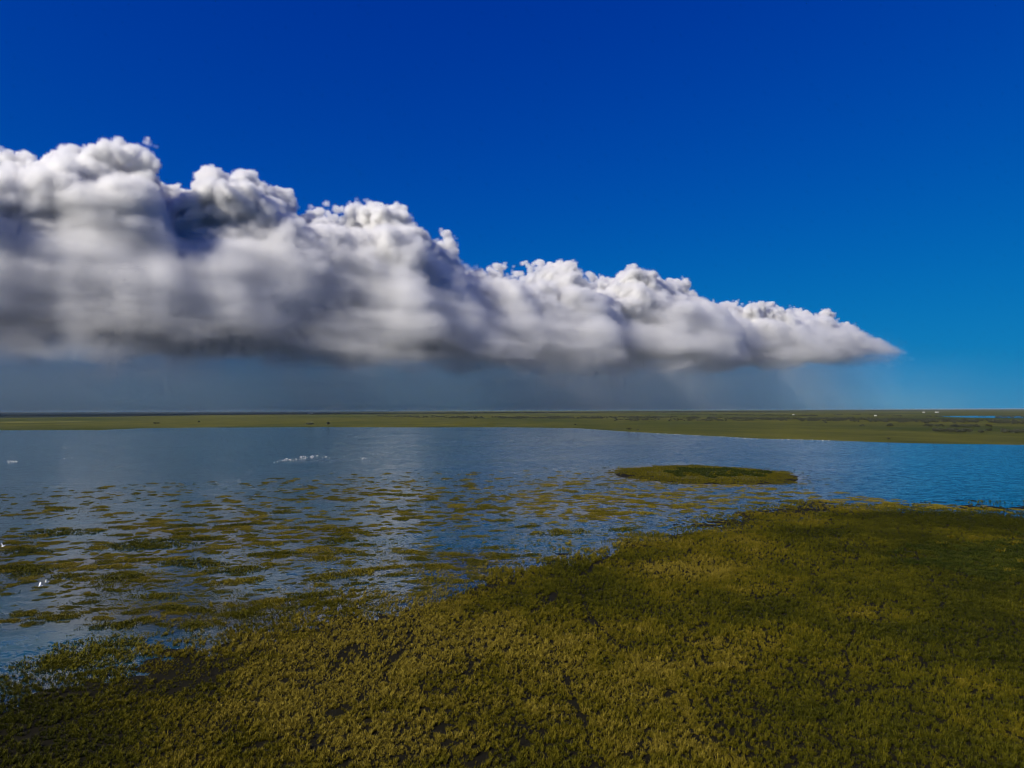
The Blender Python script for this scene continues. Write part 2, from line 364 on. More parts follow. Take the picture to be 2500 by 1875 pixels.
cands = [(a, b, c, t, 1) for a, b, c, t in HAND]
rp = random.Random(5); taken = [(gp(a, b), c) for a, b, c, _ in HAND]
PX = []
for a, b, c, t in HAND:
    P_ = gp(a, b); PX.append((P_.x, P_.y, c * P_.length / F / 4.2, t))
tries = 0
for k in range(90):
    a = rp.choice((rp.uniform(2.4, 4.4), rp.uniform(3.4, 6.6))); q = rp.uniform(1.06, 1.55); s = rp.uniform(.14, .5) / q
    PX.append((ISL.x + ISA * q * math.cos(a), ISL.y + ISB * q * math.sin(a) * .9, s, rp.uniform(.45, .85)))
while tries < 90000 and len(PX) < 3300:
    tries += 1
    yy = 150 + 480 * rp.random() ** .9; xx = rp.uniform(-.9, .95) * yy
    px, py = proj(np.array([xx]), np.array([yy])); px, py = float(px[0]), float(py[0])
    if py > float(marsh(px)) - (4 if px < 1250 else -2) or py < float(patch_far(px)) or px < -300 or px > 2800: continue
    f = (py - float(patch_far(px))) / (float(marsh(px)) - float(patch_far(px)) + 1)
    cl = float(fbm(np.array([xx / 42]), np.array([yy / 42]), 3, 3)[0])
    den = min(1, .10 + 1.25 * f) * (1 + 3.4 * cl)
    if px < 950: den *= 1.0 + .35 * (py < 1440)
    if 1350 < px < 1800 and 1165 < py < 1290: den = max(den, .42)
    if px < 900 and py > 1400: den = max(den * 1.5, .6)
    dk = ((px - 1330) / 260) ** 2 + ((py - 1310) / 46) ** 2      # open dark water in the middle
    if dk < 1 and rp.random() < .65: continue
    if px > 1250 and f > .66: den = max(den, .85)
    if rp.random() > den: continue
    s = rp.choice((.16, .2, .25, .3, .36, .45, .55, .7, .95)) * (.7 + .75 * min(1, f + .15))
    if (px < 1300 and f > .45 and rp.random() < .6) or (px >= 1250 and f > .66): s = rp.uniform(.12, .34)
    if float(island_r(np.array([xx]), np.array([yy]))[0]) < 1.06: continue
    if not (px >= 1250 and f > .66) and any((xx - q[0]) ** 2 + (yy - q[1]) ** 2 < (2.4 * (s + q[2])) ** 2 * .7 for q in PX): continue
    t = .47 + .55 * (1 - f) * .6 + rp.uniform(-.2, .25) + (.18 if px > 1250 else 0)
    PX.append((xx, yy, s, min(1, max(.05, t))))
# rank by size in the picture
PX = [(x, y, s, t) + tuple(float(v[0]) for v in proj(np.array([x]), np.array([y]))) for x, y, s, t in PX]
PX.sort(key=lambda q: -(q[2] / q[1]) * (q[2] / q[1] / q[1]) if -60 < q[4] < 2560 and q[5] < 1900 else 0)
print('patches', len(PX))
rest = PX[300:]
for i, (x, y, s, t, px, py) in enumerate(PX[:300]):
    o = bpy.data.objects.new('grass_patch', PM[i % 9]); COL.objects.link(o)
    o.location = (x, y, 0); o.rotation_euler = (0, 0, rp.uniform(-.5, .5) + (math.pi if i % 2 else 0)); hh = .75 + .25 / max(s, .4)
    o.scale = (s, s * rp.uniform(.8, 1.1), min(1.1, max(.55, s * hh))); o.color = (t, t, t, 1)
    hue = 'rusty brown' if t > .62 else ('yellow olive' if t > .42 else 'dark olive')
    size = 'large' if s > .85 else ('middling' if s > .5 else 'small')
    zone = 'in the grey shallows at left' if px < 800 else ('in the blue shallows mid picture' if px < 1350 else 'in the channel before the island')
    f = (py - float(patch_far(px))) / (float(marsh(px)) - float(patch_far(px)) + 1)
    band = 'far out' if f < .34 else ('midway out' if f < .68 else 'near the marsh')
    lab = '%s %s marsh grass patch %s, %s' % (size, hue, zone, band); grp = '%s %s patches %s, %s' % (size, hue, zone, band)
    for hx, hy, hl in ((475, 1526, 'bright olive grass patch beside the pale shallow water at lower left'), (200, 1600, 'long broad ragged grass patch, largest in the lower left shallows'), (1370, 1300, 'pale straw grass hummock ringed by dark water in mid picture'), (980, 1208, 'wide low grass patch alone in open blue water left of the island')):
        if abs(px - hx) < 2 and abs(py - hy) < 2: lab, grp = hl, None
    tag(o, lab, 'grass patch', grp)
if rest:
    src3 = source('patch_source', [bpy.data.meshes.new_from_object(bpy.data.objects.new('tmp', PM[i])) for i in range(5)])
    for o in src3.objects: o.data.materials.clear(); o.data.materials.append(m_grass)
    a = np.array([(q[0], q[1], 0, q[2], q[3]) for q in rest])
    tag(scatter('small_grass_patches', a[:, :3], a[:, 3], rs.rand(len(a)) * 6.28, a[:, 4], src3, m_grass), 'scattered tiny far patches of marsh grass in the lagoon', 'grass', kind='stuff')

# ------------------------------------------------------------------ water sheet: calm where plants shelter it, ruffled in the open
wx, wy, wf = polar(420, CAMH * F / np.concatenate([np.arange(2400, 900, -20.), np.arange(900, 300, -5.), np.arange(300, 100, -2.5), np.arange(100, 4, -1.5), np.arange(4, .9, -.5)]))
G = 4.0; gw = np.zeros((200, 260)); 
def addh(x, y, wgt):
    i = ((np.asarray(y)) / G).astype(int); j = ((np.asarray(x) + 520) / G).astype(int)
    k = (i >= 0) & (i < 200) & (j >= 0) & (j < 260); np.add.at(gw, (i[k], j[k]), np.broadcast_to(wgt, i.shape)[k])
addh(GX, GY, GS ** 2 * .06)
addh([q[0] for q in PX], [q[1] for q in PX], np.array([min(1.5, 2.2 * q[2] ** 2) for q in PX]))
aa = np.linspace(0, 6.28, 220); addh(ISL.x + ISA * 1.03 * np.cos(aa), ISL.y + ISB * 1.03 * np.sin(aa), 1.0)
for _ in range(2):
    gw = (gw + np.roll(gw, 1, 0) + np.roll(gw, -1, 0)) / 3; gw = (gw + np.roll(gw, 1, 1) + np.roll(gw, -1, 1)) / 3
i = np.clip(wy / G, 0, 198.9); j = np.clip((wx + 520) / G, 0, 258.9); i0 = i.astype(int); j0 = j.astype(int); fi = i - i0; fj = j - j0
calm = (gw[i0, j0] * (1 - fj) + gw[i0, j0 + 1] * fj) * (1 - fi) + (gw[i0 + 1, j0] * (1 - fj) + gw[i0 + 1, j0 + 1] * fj) * fi
calm = np.where((wy > 0) & (wy < 790) & (np.abs(wx) < 515), np.clip(calm * 1.2, 0, 1), 0)
wme = mesh_np('water', np.stack([wx, wy, np.zeros_like(wx)], -1), wf, True)
a = wme.attributes.new('calm', 'FLOAT', 'POINT'); a.data.foreach_set('value', calm.astype(np.float32))
m, n, p = material('lagoon_water')
pos = n.n('ShaderNodeNewGeometry').outputs['Position']
rot = n.n('ShaderNodeVectorRotate', rotation_type='Z_AXIS'); n.put(rot.inputs['Vector'], pos); rot.inputs['Angle'].default_value = R(-14)
wv = rot.outputs[0]
streak = n.noise(n.v('MULTIPLY', wv, (.25, 1, 1)), 1 / 70., 5, .62).outputs[0]
broad = n.noise(n.v('MULTIPLY', wv, (.4, 1, 1)), 1 / 260., 3, .5).outputs[0]
sx_ = n.n('ShaderNodeSeparateXYZ'); n.put(sx_.inputs[0], pos)
lee = n.rng(n.m('DIVIDE', sx_.outputs[0], n.m('MAXIMUM', sx_.outputs[1], 60)), -.45, .25, -.13, .10)
wind = n.rng(n.m('ADD', n.m('ADD', n.m('MULTIPLY', streak, .6), n.m('MULTIPLY', broad, .4)), lee), .41, .60)
cal = n.n('ShaderNodeAttribute', attribute_name='calm').outputs['Fac']
amp = n.m('MULTIPLY', n.rng(wind, 0, 1, .14, .54), n.rng(cal, 0, .8, 1, .22))
rip = n.noise(n.v('MULTIPLY', wv, (.6, 1.2, 1)), 1.6, 3, .6).outputs['Color']
sw = n.noise(n.v('MULTIPLY', wv, (.5, 1.0, 1)), .30, 2, .5).outputs['Color']
d = n.v('ADD', n.v('MULTIPLY', n.v('SUBTRACT', rip, (.5, .5, .5)), (2., 2., 0)), n.v('MULTIPLY', n.v('SUBTRACT', sw, (.5, .5, .5)), (1.0, 1.0, 0)))
sc_ = n.n('ShaderNodeVectorMath', operation='SCALE'); n.put(sc_.inputs[0], d); n.put(sc_.inputs['Scale'], amp)
nrm = n.v('NORMALIZE', n.v('ADD', sc_.outputs[0], (0, 0, 1)))
n.put(p.inputs['Normal'], nrm)
n.put(p.inputs['Base Color'], n.mix(n.rng(cal, 0, .7), (.000, .052, .084, 1), (.012, .018, .018, 1)))
p.inputs['Roughness'].default_value = .10; p.inputs['IOR'].default_value = 1.33
water = tag(link('water', wme, m), kind='structure')

# ------------------------------------------------------------------ the round island
def dome(name, r0, r1, z, mat, parent, seed):
    V = [(0, 0, z)]; Fc = []; nA = 72; rad = [.25, .5, .75, .9, 1.0]
    for q in rad:
        for k in range(nA):
            a = k / nA * 6.2832; f = 1 / (1 + .05 * math.sin(3 * a + 1) + .03 * math.sin(7 * a))
            zz = z * (1 - q ** 4) - .25 * q ** 6 + .05 * math.sin(5 * a + 9 * q)
            V.append((r0 * q * f * math.cos(a), r1 * q * f * math.sin(a), zz))
    for k in range(nA):
        Fc.append((0, 1 + k, 1 + (k + 1) % nA))
        for j_ in range(len(rad) - 1):
            a, b = 1 + j_ * nA + k, 1 + j_ * nA + (k + 1) % nA; Fc.append((a, a + nA, b + nA, b))
    me = bpy.data.meshes.new(name); me.from_pydata(V, [], Fc); me.update()
    return link(name, me, mat, parent)
isl = bpy.data.objects.new('grass_island', None); COL.objects.link(isl); isl.location = (ISL.x, ISL.y, 0)
tag(isl, 'round grass island with a dark green reed heart in the lagoon', 'island')
dome('mound', ISA * .97, ISB * .97, .35, plain('island_soil', (.05, .045, .01), .9, .3, .15), isl, 1)
def clump_mesh(name, npts, fn, h, wd, nb, mat, parent, tint, seed):
    r = random.Random(seed); V, Fc, Hh = [], [], []
    for k in range(npts):
        q = fn(r)
        if q: tuft(V, Fc, Hh, r, q[0], q[1], q[2] - .1, .6, h * r.uniform(.6, 1.2), nb, wd)
    o = link(name, fin(name, V, Fc, Hh, mat), None, parent); o.color = (tint,) * 3 + (1,); return o
CX, CY = 10., 8.
def in_core(x, y): return ((x - CX) / 33) ** 2 + ((y - CY) / 36) ** 2 + .55 * math.sin(x / 6.3 + y / 21) * math.sin(y / 8 - x / 17) + .3 * math.sin(x / 2.7) < 1
def f_fringe(r):
    a = r.uniform(0, 6.283); q = math.sqrt(r.random()) * 1.04 * (1 + .07 * math.sin(5 * a + .6) + .06 * math.sin(11 * a) + .05 * math.sin(23 * a + 2)) * (1.0 if r.random() < .93 else r.uniform(1.02, 1.25)); x, y = ISA * q * math.cos(a), ISB * q * math.sin(a)
    return None if in_core(x, y) else (x, y, max(0, .5 * (1 - q ** 4)))
def f_core(r):
    x, y = CX + r.uniform(-42, 42), CY + r.uniform(-42, 42)
    return (x, y, .45) if in_core(x, y) else None
o = clump_mesh('fringe_grass', 9000, f_fringe, .75, .2, 7, m_patch, isl, .58, 1); o['kind'] = 'stuff'
o = clump_mesh('reed_heart', 3600, f_core, 1.3, .25, 8, m_core, isl, .3, 2); o['kind'] = 'stuff'
for k in range(9):
    fx, fy = CX + random.uniform(-26, 30), CY + random.uniform(-30, -4)
    clump_mesh('pale_tuft', 10, lambda r: (fx + r.uniform(-2.2, 2.2), fy + r.uniform(-1, 1), .6), 1.9, .3, 8, m_patch, isl, .55, 20 + k)
for k, (px, py) in enumerate([(2375, 1317), (2378, 1318), (2300, 1331), (2318, 1315), (2470, 1330), (2485, 1329), (2478, 1332), (2495, 1376), (2462, 1398), (2440, 1350)]):
    g_ = gp(px, py); r = random.Random(70 + k); V, Fc, Hh = [], [], []
    for q in range(9): tuft(V, Fc, Hh, r, r.uniform(-1.3, 1.3), r.uniform(-.5, .5), 0, .4, 1.5, 9, .13)
    o = link('pale_grass_tuft', fin('pale_grass_tuft', V, Fc, Hh, m_patch)); o.location = (g_.x, g_.y, .05); o.color = (.75,) * 3 + (1,)
    tag(o, 'bright yellow grass tuft poking from the dark green reed bed', 'grass tuft', 'yellow tufts in the reed bed')

# ------------------------------------------------------------------ far bushes and thickets
def leafy(seed, rx, h, nl, ls, mat):
    r = random.Random(seed); V, Fc = [], []
    lobes = [(r.uniform(-.6, .6) * rx, r.uniform(-.6, .6) * rx, h * r.uniform(.4, .75), rx * r.uniform(.35, .6)) for _ in range(6)]
    for k in range(nl):
        cx, cyy, cz, cr = r.choice(lobes); u = Vector((r.gauss(0, 1), r.gauss(0, 1), r.gauss(0, 1))).normalized() * cr * r.random() ** .4
        c = Vector((cx, cyy, cz)) + Vector((u.x, u.y, u.z * .75)); c.z = max(.1, c.z)
        a = Vector((r.gauss(0, 1), r.gauss(0, 1), r.gauss(0, 1))).normalized(); b = a.cross(Vector((r.gauss(0, 1), r.gauss(0, 1), r.gauss(0, 1)))).normalized()
        i_ = len(V); V += [tuple(c + a * ls), tuple(c + b * ls * .6), tuple(c - a * ls), tuple(c - b * ls * .6)]; Fc.append((i_, i_ + 1, i_ + 2, i_ + 3))
    me = bpy.data.meshes.new('crown'); me.from_pydata(V, [], Fc); me.update(); me.materials.append(mat); return me
m_leaf = plain('thicket_leaf', (.030, .034, .014), .8, .45, .25); m_bark = plain('bark', (.07, .05, .035), .9)
crowns = [leafy(500 + i, 3.2, 4.2, 150, .75, m_leaf) for i in range(5)]
tk = []
def row(x0, y0, x1, y1, thick, cnt, wob=1.5, seed=0):
    r = np.random.RandomState(seed); 
    for k in range(cnt):
        t = r.rand(); px = x0 + (x1 - x0) * t; py = y0 + (y1 - y0) * t + r.randn() * thick * .5 + wob * float(fbm(np.array([px / 130.]), np.array([seed * 1.7]), 1, 3)[0]) * 2
        if float(vn(np.array([px / 22.]), np.array([seed * 3.1 + py * .6]), 2)[0]) < .36: continue
        if py - hor(px) < 2.5: continue
        g_ = gp(px, py); tk.append((g_.x, g_.y, .5, r.uniform(.8, 1.8)))
row(920, 1017, 1270, 1021, 3, 520, seed=1); row(1250, 1020, 1560, 1021, 3.2, 700, seed=2); row(1540, 1020, 2060, 1025, 2.6, 1000, seed=3)
row(1980, 1025, 2520, 1032, 4, 1300, seed=4); row(1640, 1012, 2000, 1016, 1.2, 500, seed=5); row(2390, 1019, 2560, 1021, 1.2, 260, seed=6)
row(2100, 1041, 2420, 1043, 1.2, 140, seed=7); row(680, 1013, 960, 1012, 1.5, 140, seed=8); row(2000, 1012, 2320, 1018, 1, 200, seed=9)
row(1300, 1006, 1700, 1007, 1.4, 320, seed=10); row(1500, 1026, 2000, 1028, 3, 300, seed=12); row(2280, 1055, 2520, 1058, 2, 90, seed=13)
tk = np.array(tk); print('bushes', len(tk))
src4 = source('thicket_source', crowns)
tag(scatter('distant_thicket', tk[:, :3], tk[:, 3], rs.rand(len(tk)) * 6.28, rs.rand(len(tk)), src4, m_leaf), 'long dark lines of scrub across the far plain', 'scrub', kind='stuff')
def shrub(px, py, s, label, seed, sx=1.):
    g_ = gp(px, py); e = bpy.data.objects.new('shrub', None); COL.objects.link(e); e.location = (g_.x, g_.y, .4); e.scale = (s * sx, s, s)
    tag(e, label, 'shrub', 'lone shrubs on the far shore')
    link('crown', crowns[seed % 5], None, e).rotation_euler = (0, 0, seed * 1.3)
    V, Fc = [], []
    for lx, ly in ((0, 0), (.8, .5), (-.7, .6)):
        i_ = len(V)
        for z_, r_ in ((-.3, .22), (1.2, .16), (2.6, .07)):
            for k in range(5): V.append((lx * (1 + z_ * .25) + r_ * math.cos(k * 1.2566), ly * (1 + z_ * .25) + r_ * math.sin(k * 1.2566), z_))
        for j_ in (0, 1):
            for k in range(5): a, b = i_ + j_ * 5 + k, i_ + j_ * 5 + (k + 1) % 5; Fc.append((a, b, b + 5, a + 5))
    me = bpy.data.meshes.new('trunk'); me.from_pydata(V, [], Fc); link('trunk', me, m_bark, e)
shrub(757, 1038, 2.0, 'low wide dark shrub on the far shore beside a taller one', 1, 2.0)
shrub(800, 1038, 2.4, 'taller dark shrub on the far shore right of a low wide one', 2)
shrub(378, 1036, 1.5, 'left half of a small pair of dark shrubs at the far left shore', 3)
shrub(386, 1036, 1.5, 'right half of a small pair of dark shrubs at the far left shore', 4)
shrub(485, 1032, 1.6, 'single round dark shrub on the far left plain', 5)
shrub(1536, 1050, 1.4, 'dark shrub at the water where the far shore bends, left of two', 6, 1.3)
shrub(1557, 1052, 1.0, 'small dark shrub at the water where the far shore bends, right of two', 7)
shrub(1405, 1039, 1.2, 'small lone shrub above the middle of the far shore', 8)
shrub(2170, 1075, .9, 'small dark shrub close to the right far shore', 9)

# ------------------------------------------------------------------ tiny white buildings on the horizon
m_white = plain('white_wall', (.78, .77, .74), .7, .05); m_roof = plain('grey_roof', (.35, .34, .33), .7); m_dark = plain('window_glass', (.03, .04, .05), .2)
def box(name, x0, x1, y0, y1, z0, z1, mat, parent):
    V = [(x, y, z) for z in (z0, z1) for y in (y0, y1) for x in (x0, x1)]
    me = bpy.data.meshes.new(name); me.from_pydata(V, [], [(0, 2, 3, 1), (4, 5, 7, 6), (0, 1, 5, 4), (2, 6, 7, 3), (0, 4, 6, 2), (1, 3, 7, 5)]); me.update()
    return link(name, me, mat, parent)
def house(px, dist_, wdt, h, label):
    d = ray(px, 1000); e = bpy.data.objects.new('farm_building', None); COL.objects.link(e); e.location = (d.x / d.y * dist_, dist_, .5)
    tag(e, label, 'building', 'white buildings on the horizon'); dp = 12
    wl = box('wall', -wdt / 2, wdt / 2, -dp / 2, dp / 2, 0, h, m_white, e)
    V = [(-wdt / 2 - .5, -dp / 2 - .5, h + .01), (wdt / 2 + .5, -dp / 2 - .5, h + .01), (wdt / 2 + .5, dp / 2 + .5, h + .01), (-wdt / 2 - .5, dp / 2 + .5, h + .01), (-wdt / 2 - .5, 0, h + 2.4), (wdt / 2 + .5, 0, h + 2.4)]
    me = bpy.data.meshes.new('roof'); me.from_pydata(V, [], [(0, 1, 5, 4), (2, 3, 4, 5), (0, 4, 3), (1, 2, 5), (0, 3, 2, 1)]); link('roof', me, m_roof, e)
    box('door', -1.2, 1.2, -dp / 2 - .08, -dp / 2 + .2, 0, 2.6, m_dark, e)
    for q in (-.3, .3): box('window', q * wdt - 1, q * wdt + 1, -dp / 2 - .07, -dp / 2 + .2, h * .4, h * .7, m_dark, e)
house(2255, 8200, 22, 7, 'left of two white buildings near the right horizon')
house(2287, 8200, 40, 7, 'right and longer of two white buildings near the right horizon')
house(2137, 4300, 11, 5, 'small lone white building on the right far plain')
house(1937, 5200, 9, 5, 'tiny white building on the far plain, leftmost of the right ones')
house(757, 9000, 60, 9, 'long white building on the horizon left of centre')

# ------------------------------------------------------------------ birds (one mesh each)
m_feather = plain('white_feather', (.86, .84, .80), .7, .04); m_bill = plain('bird_bill', (.55, .30, .10), .5); m_black = plain('wing_tip', (.03, .03, .03), .6)
def loft(V, Fc, Mi, pts, mi, ns=8, flat=1.):
    i0 = len(V)
    for k, (c, r_) in enumerate(pts):
        c = Vector(c); t = (Vector(pts[min(k + 1, len(pts) - 1)][0]) - Vector(pts[max(k - 1, 0)][0])).normalized()
        sx = t.cross(Vector((0, 0, 1))); sx = sx.normalized() if sx.length > .05 else Vector((1, 0, 0)); sy = sx.cross(t)
        for q in range(ns): a = q / ns * 6.2832; V.append(tuple(c + sx * math.cos(a) * r_ + sy * math.sin(a) * r_ * flat))
    for k in range(len(pts) - 1):
        for q in range(ns): a, b = i0 + k * ns + q, i0 + k * ns + (q + 1) % ns; Fc.append((a, b, b + ns, a + ns)); Mi.append(mi)
    Fc.append(tuple(range(i0, i0 + ns))[::-1]); Fc.append(tuple(range(len(V) - ns, len(V)))); Mi += [mi, mi]
def bird_done(name, V, Fc, Mi):
    me = bpy.data.meshes.new(name); me.from_pydata(V, [], Fc); me.update()
    for q in (m_feather, m_bill, m_black): me.materials.append(q)
    me.polygons.foreach_set('material_index', np.array(Mi, np.int32)); me.polygons.foreach_set('use_smooth', np.ones(len(Fc), bool))
    return me
def swimmer(seed):
    r = random.Random(seed); V, Fc, Mi = [], [], []; k = r.uniform(-.1, .1)
    loft(V, Fc, Mi, [((-.78, 0, .30), .03), ((-.62, 0, .24), .13), ((-.3, 0, .22), .27), ((.1, 0, .20), .31), ((.42, 0, .22), .22), ((.55, 0, .34), .12), ((.58 + k, 0, .55), .075), ((.52 + k, 0, .78), .065), ((.60 + k, 0, .92), .085), ((.72 + k, 0, .93), .05)], 0)
    loft(V, Fc, Mi, [((.70 + k, 0, .92), .04), ((.9 + k, 0, .86), .03), ((1.06 + k, 0, .80), .008)], 1, 6)
    for sgn in (-1, 1): loft(V, Fc, Mi, [((.25, sgn * .24, .30), .06), ((-.2, sgn * .27, .34), .12), ((-.6, sgn * .14, .35), .06), ((-.85, sgn * .05, .34), .012)], 0, 6, .5)
    return bird_done('water_bird', V, Fc, Mi)
def wader(seed):
    V, Fc, Mi = [], [], []
    loft(V, Fc, Mi, [((-.5, 0, .62), .03), ((-.3, 0, .70), .11), ((0, 0, .78), .16), ((.22, 0, .86), .11), ((.30, 0, 1.0), .05), ((.24, 0, 1.18), .04), ((.32, 0, 1.30), .06), ((.40, 0, 1.31), .03)], 0)
    loft(V, Fc, Mi, [((.39, 0, 1.30), .025), ((.6, 0, 1.26), .006)], 1, 5)
    for sgn in (-1, 1): loft(V, Fc, Mi, [((-.02, sgn * .07, .7), .03), ((.03, sgn * .08, .36), .02), ((0, sgn * .08, -.06), .02)], 2, 5)
    return bird_done('wading_bird', V, Fc, Mi)
def flyer(up):
    V, Fc, Mi = [], [], []
    loft(V, Fc, Mi, [((-.55, 0, 0), .02), ((-.42, 0, 0), .07), ((-.1, 0, 0), .13), ((.2, 0, .02), .11), ((.34, 0, .07), .07), ((.42, 0, .10), .075), ((.50, 0, .09), .04)], 0)
    loft(V, Fc, Mi, [((.49, 0, .09), .03), ((.72, 0, .06), .006)], 1, 6)
    for sgn in (-1, 1): loft(V, Fc, Mi, [((-.4, sgn * .04, -.02), .018), ((-.85, sgn * .04, -.05), .012)], 2, 5)
    for sgn in (-1, 1):   # bent wings with thickness, seven chord stations
        st = [(.05, .42, 0.), (.25, .46, .22), (.42, .42, .42), (.60, .34, .52), (.78, .24, .58), (.92, .10, .60)]; i0 = len(V)
        for d_, ch, z_ in st:
            zz = z_ * up; xo = .12 - .35 * max(0, d_ - .42)
            V += [(xo, sgn * d_, zz + .012), (xo - ch * .4, sgn * d_, zz + .03), (xo - ch, sgn * d_, zz), (xo - ch * .4, sgn * d_, zz - .012)]
        for k in range(len(st) - 1):
            for q in range(4): a, b = i0 + k * 4 + q, i0 + k * 4 + (q + 1) % 4; Fc.append((a, a + 4, b + 4, b)); Mi.append(0)
        Fc.append((i0, i0 + 1, i0 + 2, i0 + 3)); Fc.append(tuple(len(V) - 4 + q for q in range(4))); Mi += [0, 0]
    return bird_done('flying_egret', V, Fc, Mi)
for (px, py, hgt, up, rz, tl, lab) in [(6, 1334, 9, 1.15, 2.9, .5, 'white egret in flight with wings raised at the left picture edge'),
                                   (99, 1431, 7, .95, .5, .3, 'white egret flying low over the marsh, lower left one of a pair'), (115, 1421, 7, .8, .45, -.35, 'white egret flying low over the marsh, upper right one of a pair')]:
    g_ = gp(px, py, hgt); o = link('flying_egret', flyer(up)); o.location = g_; o.scale = (.95,) * 3; o.rotation_euler = (tl, .1, rz); tag(o, lab, 'bird', 'egrets flying over the left shallows')
sm = [swimmer(i) for i in range(3)]; wm = wader(0)
rb = random.Random(3)
def flock(pts, label, group, meshes, z, name, sz):
    for px, py in pts:
        o = bpy.data.objects.new(name, rb.choice(meshes)); COL.objects.link(o); g_ = gp(px, py)
        o.location = (g_.x, g_.y, z); q = sz * rb.uniform(.85, 1.15); o.scale = (q, q, q); o.rotation_euler = (0, 0, rb.uniform(-.7, .7) + (3.14 if rb.random() < .3 else 0)); tag(o, label, 'bird', group)
mainf = []
for k in range(46):
    t = rb.random(); cx = 668 + 108 * t; cyy = 1127 - 14 * t + rb.uniform(-3.2, 3.2); mainf.append((cx, cyy))
flock(mainf, 'white water bird swimming in the long flock left of mid lagoon', 'long flock on the lagoon', sm, -.06, 'water_bird', .68)
flock([(780 + rb.uniform(0, 45), 1117 + rb.uniform(-2, 2)) for _ in range(5)] + [(881, 1117), (885, 1119), (888, 1118), (893, 1119), (840, 1115)], 'white water bird trailing to the right of the long flock', 'birds right of the long flock', sm, -.06, 'water_bird', .68)
flock([(rb.uniform(18, 58), 1127 + rb.uniform(-2, 2)) for _ in range(14)], 'white water bird in the small raft at the left edge', 'raft of birds at the left edge', sm, -.06, 'water_bird', .68)
flock([(156, 1119), (175, 1118), (158, 1120)], 'white water bird of three between the left raft and the long flock', 'three birds in the left lagoon', sm, -.06, 'water_bird', .68)
sh_ = []
for k in range(64):
    px = 1500 + 530 * rb.random() ** .72; sh_.append((px, float(far_shore(px)) + rb.uniform(.2, 1.6)))
flock(sh_, 'white wading bird in the line along the right far shore', 'birds along the far shore', [wm] + sm[:1], .0, 'wading_bird', 1.05)

# ------------------------------------------------------------------ cloud bank (true volume on a voxel grid, 6 to 20 km away)
A = Vector((-5200, 7200, 0)); B = Vector((9100, 18000, 0)); U = (B - A).normalized(); V_ = Vector((-U.y, U.x, 0))
TOPS = [(-500, 420), (-250, 380), (-60, 330), (30, 400), (60, 385), (100, 375), (150, 335), (200, 335), (230, 325), (260, 345), (300, 365), (345, 372), (360, 410), (378, 455), (410, 468), (445, 455), (480, 435), (520, 430), (580, 425), (640, 445), (690, 480), (740, 490), (800, 500), (830, 512), (860, 490), (900, 490), (940, 520), (1000, 550), (1060, 590), (1110, 625), (1160, 640), (1190, 665), (1270, 655), (1300, 635), (1340, 640), (1370, 680), (1420, 690), (1450, 680), (1470, 655), (1530, 650), (1600, 670), (1640, 690), (1660, 722), (1700, 728), (1790, 742), (1860, 742), (1920, 755), (1960, 756), (1990, 775), (2020, 800), (2045, 850), (2060, 900)]
U0, U1, W, ZT = -4200., 18600., 2000., 3600.
prof = []
for px, py in TOPS:
    d = ray(px, py); o = Vector((0, 0, CAMH)); t = (A - o).dot(V_) / d.dot(V_); p_ = o + d * t; prof.append(((p_ - A).dot(U), p_.z))
def volume_object(name, build, lo, hi, res, dens, aniso, col, loc, rz):
    g = bpy.data.node_groups.new(name, 'GeometryNodeTree'); g.interface.new_socket('Geometry', in_out='OUTPUT', socket_type='NodeSocketGeometry')
    n = N(g); out = n.n('NodeGroupOutput'); vc = n.n('GeometryNodeVolumeCube')
    n.put(vc.inputs['Density'], build(n, n.n('GeometryNodeInputPosition').outputs[0]))
    vc.inputs['Min'].default_value = lo; vc.inputs['Max'].default_value = hi
    for k, nm in enumerate(('Resolution X', 'Resolution Y', 'Resolution Z')): vc.inputs[nm].default_value = int((hi[k] - lo[k]) / res[k])
    m = bpy.data.materials.new(name); m.use_nodes = True; mt = m.node_tree; mt.nodes.clear()
    o = mt.nodes.new('ShaderNodeOutputMaterial'); pv = mt.nodes.new('ShaderNodeVolumePrincipled')
    pv.inputs['Color'].default_value = c4(col); pv.inputs['Density'].default_value = dens; pv.inputs['Anisotropy'].default_value = aniso
    mt.links.new(pv.outputs[0], o.inputs['Volume'])
    sm_ = n.n('GeometryNodeSetMaterial'); g.links.new(vc.outputs[0], sm_.inputs[0]); sm_.inputs['Material'].default_value = m; g.links.new(sm_.outputs[0], out.inputs[0])
    me = bpy.data.meshes.new(name); ob = link(name, me, m); ob.location = loc; ob.rotation_euler = (0, 0, rz)
    md = ob.modifiers.new('cloud', 'NODES'); md.node_group = g; md.show_viewport = False
    return ob
